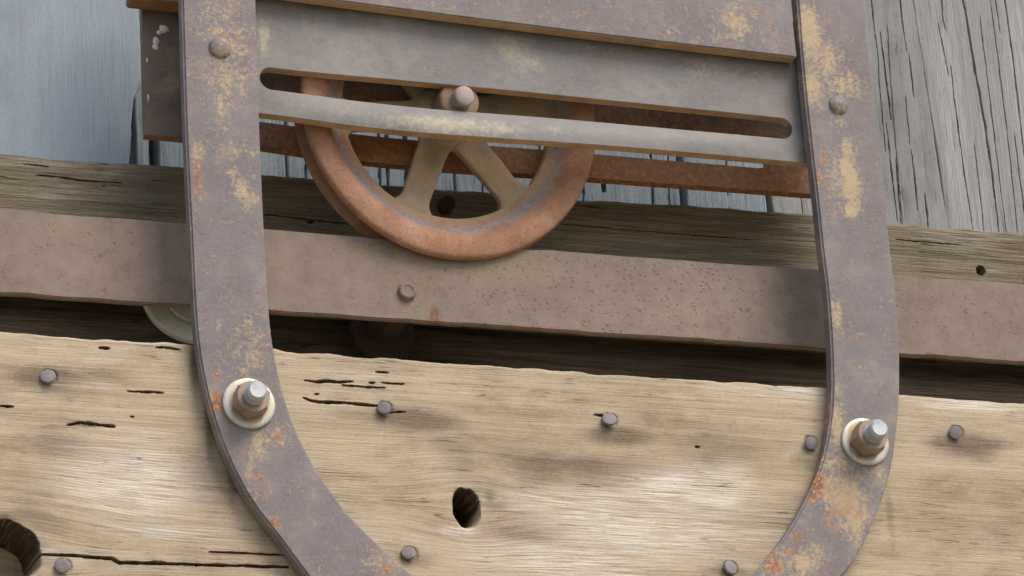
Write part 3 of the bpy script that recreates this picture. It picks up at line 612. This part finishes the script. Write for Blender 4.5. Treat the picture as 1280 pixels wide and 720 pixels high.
# strap bolts: washer, nut and stud under one part
def strap_bolt(u, v, R, nut_h, tip, rot, seed):
    c = px(u, v, YS - .001)
    w = lathe('washer', [(.0050, -.0021), (R * .72, -.00205), (R * .82, -.0020), (R * .92, -.0020), (R * .985, -.0016), (R, -.0008), (R, .0006)], 72, (c[0], YS, c[2]))
    wo = addw('bolt', lathe('bolt', [(.0003, -tip + .0001), (.0040, -tip), (.0052, -tip + .0012)] +
              [p for k in range(int((tip - nut_h + .001) / .0014)) for p in ((.0054, -tip + .0015 + k * .0014), (.0042, -tip + .0022 + k * .0014))] + [(.0052, -nut_h + .002), (.0052, .012)], 32, (c[0], YS, c[2])), M['stud'], hang)
    co = np.zeros(len(w.vertices) * 3, np.float32); w.vertices.foreach_get('co', co); co = co.reshape(-1, 3)
    rr = np.hypot(co[:, 0] - c[0], co[:, 2] - c[2])
    at = w.attributes.new('mR', 'FLOAT', 'POINT'); at.data.foreach_set('value', np.clip((R * .98 - rr) / (R * .30), 0, 1).astype(np.float32) * .8)
    addw('washer', w, M['zinc'], wo)
    # chamfered hex nut
    rc = 0.0095; V = []; F = []; n = 6
    lev = [(rc * .80, -nut_h, 1), (rc * .86, -nut_h, 1), (rc * .995, -nut_h + .0016, 0), (rc, -nut_h + .0022, 0), (rc, -.0030, 0), (rc * .95, -.0022, 0)]
    seg = 36
    for rr, y, circ in lev:
        for k in range(seg):
            a = 2 * math.pi * k / seg + rot
            af = ((a - rot) % (math.pi / 3)) - math.pi / 6
            hexr = rc * math.cos(math.pi / 6) / math.cos(af)
            r_ = min(rr, hexr) if circ else min(rr, hexr * (rr / rc) ** .3)
            V.append((c[0] + r_ * math.cos(a), YS + y, c[2] + r_ * math.sin(a)))
    for i in range(len(lev) - 1):
        for k in range(seg):
            k2 = (k + 1) % seg; F.append((i * seg + k, i * seg + k2, (i + 1) * seg + k2, (i + 1) * seg + k))
    F.append(tuple(range(seg))[::-1])
    me = mesh_np('nut', V, F, True)
    bm = bmesh.new(); bm.from_mesh(me); bmesh.ops.recalc_face_normals(bm, faces=bm.faces); bm.to_mesh(me); bm.free()
    me.set_sharp_from_angle(angle=math.radians(25))
    addw('nut', me, M['nut'], wo)
strap_bolt(311, 504.5, .0136, .0112, .0195, 0.35, 1)
strap_bolt(1081.5, 552.5, .0133, .0125, .0212, 0.15, 2)

# slotted bar: front traced, back one the same shape
SLT = [(331, 83), (360, 87.5), (444, 95), (560, 104), (680, 116.5), (780, 127.5), (860, 134), (972, 146.5)]
SLB = [(331, 110.5), (368, 114), (444, 127), (520, 135), (600, 141.5), (680, 146), (720, 151), (860, 162), (975, 172.5)]
BBT = [(230, 131), (325, 141), (351, 143.5), (391, 150.5), (444, 160), (500, 166), (560, 171), (622, 176), (700, 181), (780, 186), (900, 195), (1006, 203), (1110, 211)]
def slotted_bar(name, Y0, thick, mat, x0, x1, bow, parent, mAl=(), mBl=()):
    T, Bq, E = pxz(SLT, 0), pxz(SLB, 0), pxz(BBT, 0)
    T = fair(catmull(T, 6), 60); Bq = fair(catmull(Bq, 6), 60); E = fair(catmull(E, 6), 60)
    sl, sr = px(325, 97, 0)[0], px(990.5, 160, 0)[0]
    rl = 0.0062
    th = np.linspace(0, math.pi / 2, 9)
    core = np.linspace(sl + rl, sr - rl, 90)
    cols = np.concatenate([np.linspace(x0, sl, 8)[:-1], sl + rl * (1 - np.cos(th))[:-1], core, sr - rl * (1 - np.sin(th))[1:], np.linspace(sr, x1, 8)[1:]])
    nU, nL = 14, 10
    V = []; mid = []
    def edge(x):
        t = np.interp(x, T[:, 0], T[:, 1]); b = np.interp(x, Bq[:, 0], Bq[:, 1]); e = np.interp(x, E[:, 0], E[:, 1])
        m = (t + b) / 2; h = (t - b) / 2
        if x <= sl or x >= sr: h = 0
        elif x < sl + rl: h *= math.sqrt(max(0, 1 - ((sl + rl - x) / rl) ** 2))
        elif x > sr - rl: h *= math.sqrt(max(0, 1 - ((x - sr + rl) / rl) ** 2))
        return m + h, m - h, e
    grid = []
    for x in cols:
        t, b, e = edge(x); top = np.interp(x, T[:, 0], T[:, 1]) + 0.060
        f = np.clip((x - sl) / (sr - sl), 0, 1)
        bw = bow * math.sin(math.pi * f) ** 1.0
        col = []
        for k in range(nU + 1): col.append(('u', x, top + (t - top) * k / nU, 0.0))
        for k in range(nL + 1):
            q = k / nL
            col.append(('l', x, b + (e - b) * q, bw * (0.15 + 0.70 * q) + bow * 0.22 * math.sin(math.pi * q) * min(1, f * 8, (1 - f) * 8)))
        if abs(t - b) < 1e-7: col[nU + 1] = None
        grid.append(col)
    ids = []; P = []
    for col in grid:
        r = []
        for k, q in enumerate(col):
            if q is None: r.append(r[-1]); continue
            P.append((q[1], Y0 - 0.0 + (q[3] if q[0] == 'l' else 0), q[2])); r.append(len(P) - 1)
        ids.append(r)
    F = []
    for i in range(len(ids) - 1):
        for k in range(nU + 1 + nL):
            if k == nU: continue
            a, b, c, d = ids[i][k], ids[i + 1][k], ids[i + 1][k + 1], ids[i][k + 1]
            f = [d, c, b, a]
            g = [];
            for q in f:
                if q not in g: g.append(q)
            if len(g) > 2: F.append(tuple(g))
    P = np.array(P); X_, Z_ = P[:, 0], P[:, 2]
    P[:, 1] += 0.0003 * fbm(X_ * 30, Z_ * 30, 71, 3)
    A = gauss_sum(X_, Z_, mAl, 0); B_ = gauss_sum(X_, Z_, mBl, 0)
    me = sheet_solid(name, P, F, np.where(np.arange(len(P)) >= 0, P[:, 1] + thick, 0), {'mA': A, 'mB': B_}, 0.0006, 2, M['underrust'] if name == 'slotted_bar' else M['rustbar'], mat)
    return addw(name, me, mat, parent)
xL, xR = px(236, 90, 0)[0], px(1085, 160, 0)[0]
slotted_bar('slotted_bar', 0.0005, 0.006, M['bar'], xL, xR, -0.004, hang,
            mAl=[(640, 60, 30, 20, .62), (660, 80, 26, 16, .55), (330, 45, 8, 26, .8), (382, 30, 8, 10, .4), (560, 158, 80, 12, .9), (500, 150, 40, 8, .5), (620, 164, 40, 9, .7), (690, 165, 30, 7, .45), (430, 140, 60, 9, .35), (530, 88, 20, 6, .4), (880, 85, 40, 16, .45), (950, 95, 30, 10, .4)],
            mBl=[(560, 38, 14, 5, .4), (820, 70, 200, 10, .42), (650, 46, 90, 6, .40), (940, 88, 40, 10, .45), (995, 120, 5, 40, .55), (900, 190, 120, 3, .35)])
bk = slotted_bar('back_bar', 0.038, 0.006, M['backbar'], px(181, 155, .038)[0], xR + 0.002, -0.0005, hang,
            mAl=[(240, 30, 14, 20, .55), (236, 62, 12, 16, .7), (225, 75, 14, 14, .5)], mBl=[(820, 170, 420, 90, 1.0), (480, 130, 190, 80, 1.0)])
# upper plate in front of the bar
UP = [(300, -14), (400, -2.5), (480, 7), (560, 18), (640, 29), (720, 40.5), (800, 50), (900, 61), (996, 70.5)]
YP = -0.0098
PU = pxz(UP, YP); k = np.polyfit(PU[:, 0], PU[:, 1], 2)
x0, x1 = px(321.5, 0, YP)[0] + .0004, px(995.5, 60, YP)[0]
xs = np.linspace(x0, x1, 60); zb_ = np.polyval(k, xs)
rows = np.linspace(0, 1, 12)
X = np.repeat(xs[None, :], 12, 0); Z = (zb_ + 0.075)[None, :] * (1 - rows[:, None]) + zb_[None, :] * rows[:, None]
X = X + np.linspace(-.0012, 0, 12)[:, None] * ((X - x0) / (x1 - x0))
Yp = YP + .0003 * fbm(X * 25, Z * 25, 81, 3)
idx = np.arange(X.size).reshape(X.shape)
Q = np.stack([idx[1:, :-1], idx[1:, 1:], idx[:-1, 1:], idx[:-1, :-1]], -1).reshape(-1, 4).tolist()
mA = gauss_sum(X, Z, [(920, 25, 18, 22, .85), (910, 40, 22, 10, .6), (840, 45, 18, 7, .45), (500, 3, 50, 6, .5)], YP); mB = gauss_sum(X, Z, [(970, 40, 40, 50, .15)], YP)
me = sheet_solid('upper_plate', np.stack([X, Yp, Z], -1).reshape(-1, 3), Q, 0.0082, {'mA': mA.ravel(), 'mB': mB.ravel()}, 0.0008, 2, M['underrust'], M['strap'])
addw('upper_plate', me, M['strap'], hang)
# spacer block between the two bars
a = px(163, -4, .026); b = px(225, 5, .026)
V = [(x, y, z) for y in (.026, .0375) for x, z in ((a[0], a[2] - .001), (b[0] + .012, b[2]), (b[0] + .012, b[2] + .06), (a[0], a[2] + .06))]
me = mesh_np('spacer_block', V, [(0, 1, 2, 3), (7, 6, 5, 4), (1, 0, 4, 5), (2, 1, 5, 6), (3, 2, 6, 7), (0, 3, 7, 4)], False)
bm = bmesh.new(); bm.from_mesh(me); bmesh.ops.recalc_face_normals(bm, faces=bm.faces)
bmesh.ops.bevel(bm, geom=list(bm.edges), offset=.0008, segments=2, affect='EDGES'); bm.to_mesh(me); bm.free()
addw('spacer_block', me, M['rustbar'], hang)
# pale flecks stuck on the back bar end
def fleck(u, v, ru, rv, seed):
    rs = np.random.RandomState(seed); c = px(u, v, .0375)
    n = 14; V = [(c[0], .0366, c[2])]; F = []
    for ring, hgt in ((.55, .0369), (1.0, .0384)):
        for k in range(n):
            q = (.65 + .55 * rs.rand()) if ring == 1.0 else .6
            an = 2 * math.pi * k / n
            V.append((c[0] + ring * q * ru / 2400 * math.cos(an), hgt + rs.uniform(-1, 1) * .0002, c[2] + ring * q * rv / 2200 * math.sin(an)))
    for k in range(n):
        k2 = (k + 1) % n; F += [(0, 1 + k2, 1 + k), (1 + k, 1 + k2, 1 + n + k2, 1 + n + k)]
    addw('fleck', mesh_np('fleck', V, F, True), M['fleck'], bk)
for q in ((205, 35.5, 10, 7, 1), (199, 40, 5, 4, 2), (195.5, 50, 6, 7, 3), (195, 58, 6, 6, 4), (184, 75, 1.6, 5, 5), (185.5, 122, 1.8, 6, 6)): fleck(*q)

# ---- wheel (local: axis = Y, front = -Y, centre of the front flange plane at the origin)
TX, TZ = 0.060, -0.105
wc = Vector((-0.0231, 0.0122, 2.7078)); R = 0.0836
wheel = thing('hanger_wheel', wc, 'round orange rusty spoked wheel rolling on the flat rail', 'wheel')
nrm = Vector((TX, -1, TZ)).normalized()
q = Vector((0, -1, 0)).rotation_difference(nrm); wheel.rotation_mode = 'QUATERNION'; wheel.rotation_quaternion = q @ Matrix.Rotation(math.radians(0), 3, 'Y').to_quaternion()
xb = wc.x; RG = (wc.z - rail_top_at(xb)) * 1.0 / math.cos(math.atan(abs(TZ))) - 0.0003
print('wheel R', R, 'groove', RG)
RG = min(RG, R - .006)
W = 0.0185; RI = R * 0.700
prof = [(R, .0036), (R - .0001, .0022), (R - .0005, .0010), (R - .0013, .0003), (R * .965, 0), (R * .92, 0.0001), (R * .875, .0006), (R * .845, .0018), (R * .815, .0040), (R * .785, .0060), (R * .75, .0072), (R * .72, .0076), (RI + .0008, .0080), (RI, .0090),
        (RI, W - .0050), (RI + .002, W - .004), (R * .80, W - .002), (R * .90, W), (R - .002, W), (R - .0004, W - .0008), (R, W - .002), (R, W - .0032), (RG + .002, .0135), (RG + .0004, .0130), (RG, .0118), (RG, .0062), (RG + .0004, .0054), (RG + .002, .0048)]
me = ring_closed('rim', prof, 160)
n = len(me.vertices); co = np.zeros(n * 3, np.float32); me.vertices.foreach_get('co', co); co = co.reshape(-1, 3)
rr = np.hypot(co[:, 0], co[:, 2]) / R
front = co[:, 1] < .0095
crease_sky_m = np.where(front, np.exp(-((rr - .785) / .05) ** 2) * .85, 0); och_m = np.where(front, np.exp(-((rr - .715) / .03) ** 2) * .75, 0.15)  # grey crease band paints sky reflection into the rim colour
for nm, arr in (('mA', och_m), ('mB', crease_sky_m)):
    at = me.attributes.new(nm, 'FLOAT', 'POINT'); at.data.foreach_set('value', arr.astype(np.float32))
add('rim', me, M['wheel'], wheel)
# spokes
RH = 0.0150; fr, fh = 0.0085, 0.006
rsamp = np.concatenate([np.linspace(RH - .006, RH + fh, 6), np.linspace(RH + fh, RI - fr, 8)[1:-1], np.linspace(RI - fr, RI + .0012, 12)])
def hw_spoke(r):
    w = 0.0086 - 0.0010 * (r - RH) / (RI - RH)
    if r > RI - fr: w += fr * (1 - math.sqrt(max(0, 1 - min(1, (r - RI + fr) / fr) ** 2))) * .9
    if r < RH + fh: w += fh * (1 - math.sqrt(max(0, 1 - min(1, (RH + fh - r) / fh) ** 2))) * .8
    return w
tw = np.linspace(-1, 1, 9); V = []; F = []
for r in rsamp:
    for t in tw:
        V.append((r, 0.0083 + .0009 * t ** 4 + .0004 * math.sin(r * 300), t * hw_spoke(r)))
for i in range(len(rsamp) - 1):
    for k in range(8):
        F.append((i * 9 + k, (i + 1) * 9 + k, (i + 1) * 9 + k + 1, i * 9 + k + 1))
Vn = np.array(V)
sp = sheet_solid('spoke', Vn, F, np.full(len(Vn), .0135), {'mA': np.full(len(Vn), .30), 'mB': np.clip(np.abs(Vn[:, 2]) / .009, 0, 1) * .30}, .0010, 2)
for k, ang in enumerate((13, 73, 130, 187, 250, 312)):
    o = add('spoke', sp, M['spoke'], wheel)
    o.rotation_euler = (0, -math.radians(ang), 0); o.location = (0, 0.00012 * (k % 2), 0)
add('hub', lathe('hub', [(.0112, .0050), (.0145, .0052), (.0160, .0062), (.0166, .0066), (.0176, .0074), (.0182, .0084), (.0182, .0140), (.0165, .0150), (.016, .0165)], 64), M['spoke'], wheel)
ax = Vector((0.0016, 0, 0.0022))
add('collar', lathe('collar', [(.0056, -.0085), (.0098, -.0085), (.0108, -.0079), (.0112, -.0067), (.0112, .0060)], 48, ax), M['collar'], wheel)
add('axle', lathe('axle', [(.0003, -.0160), (.0046, -.0160), (.0054, -.0154), (.0057, -.0142), (.0057, .030)], 40, ax), M['pin'], wheel)
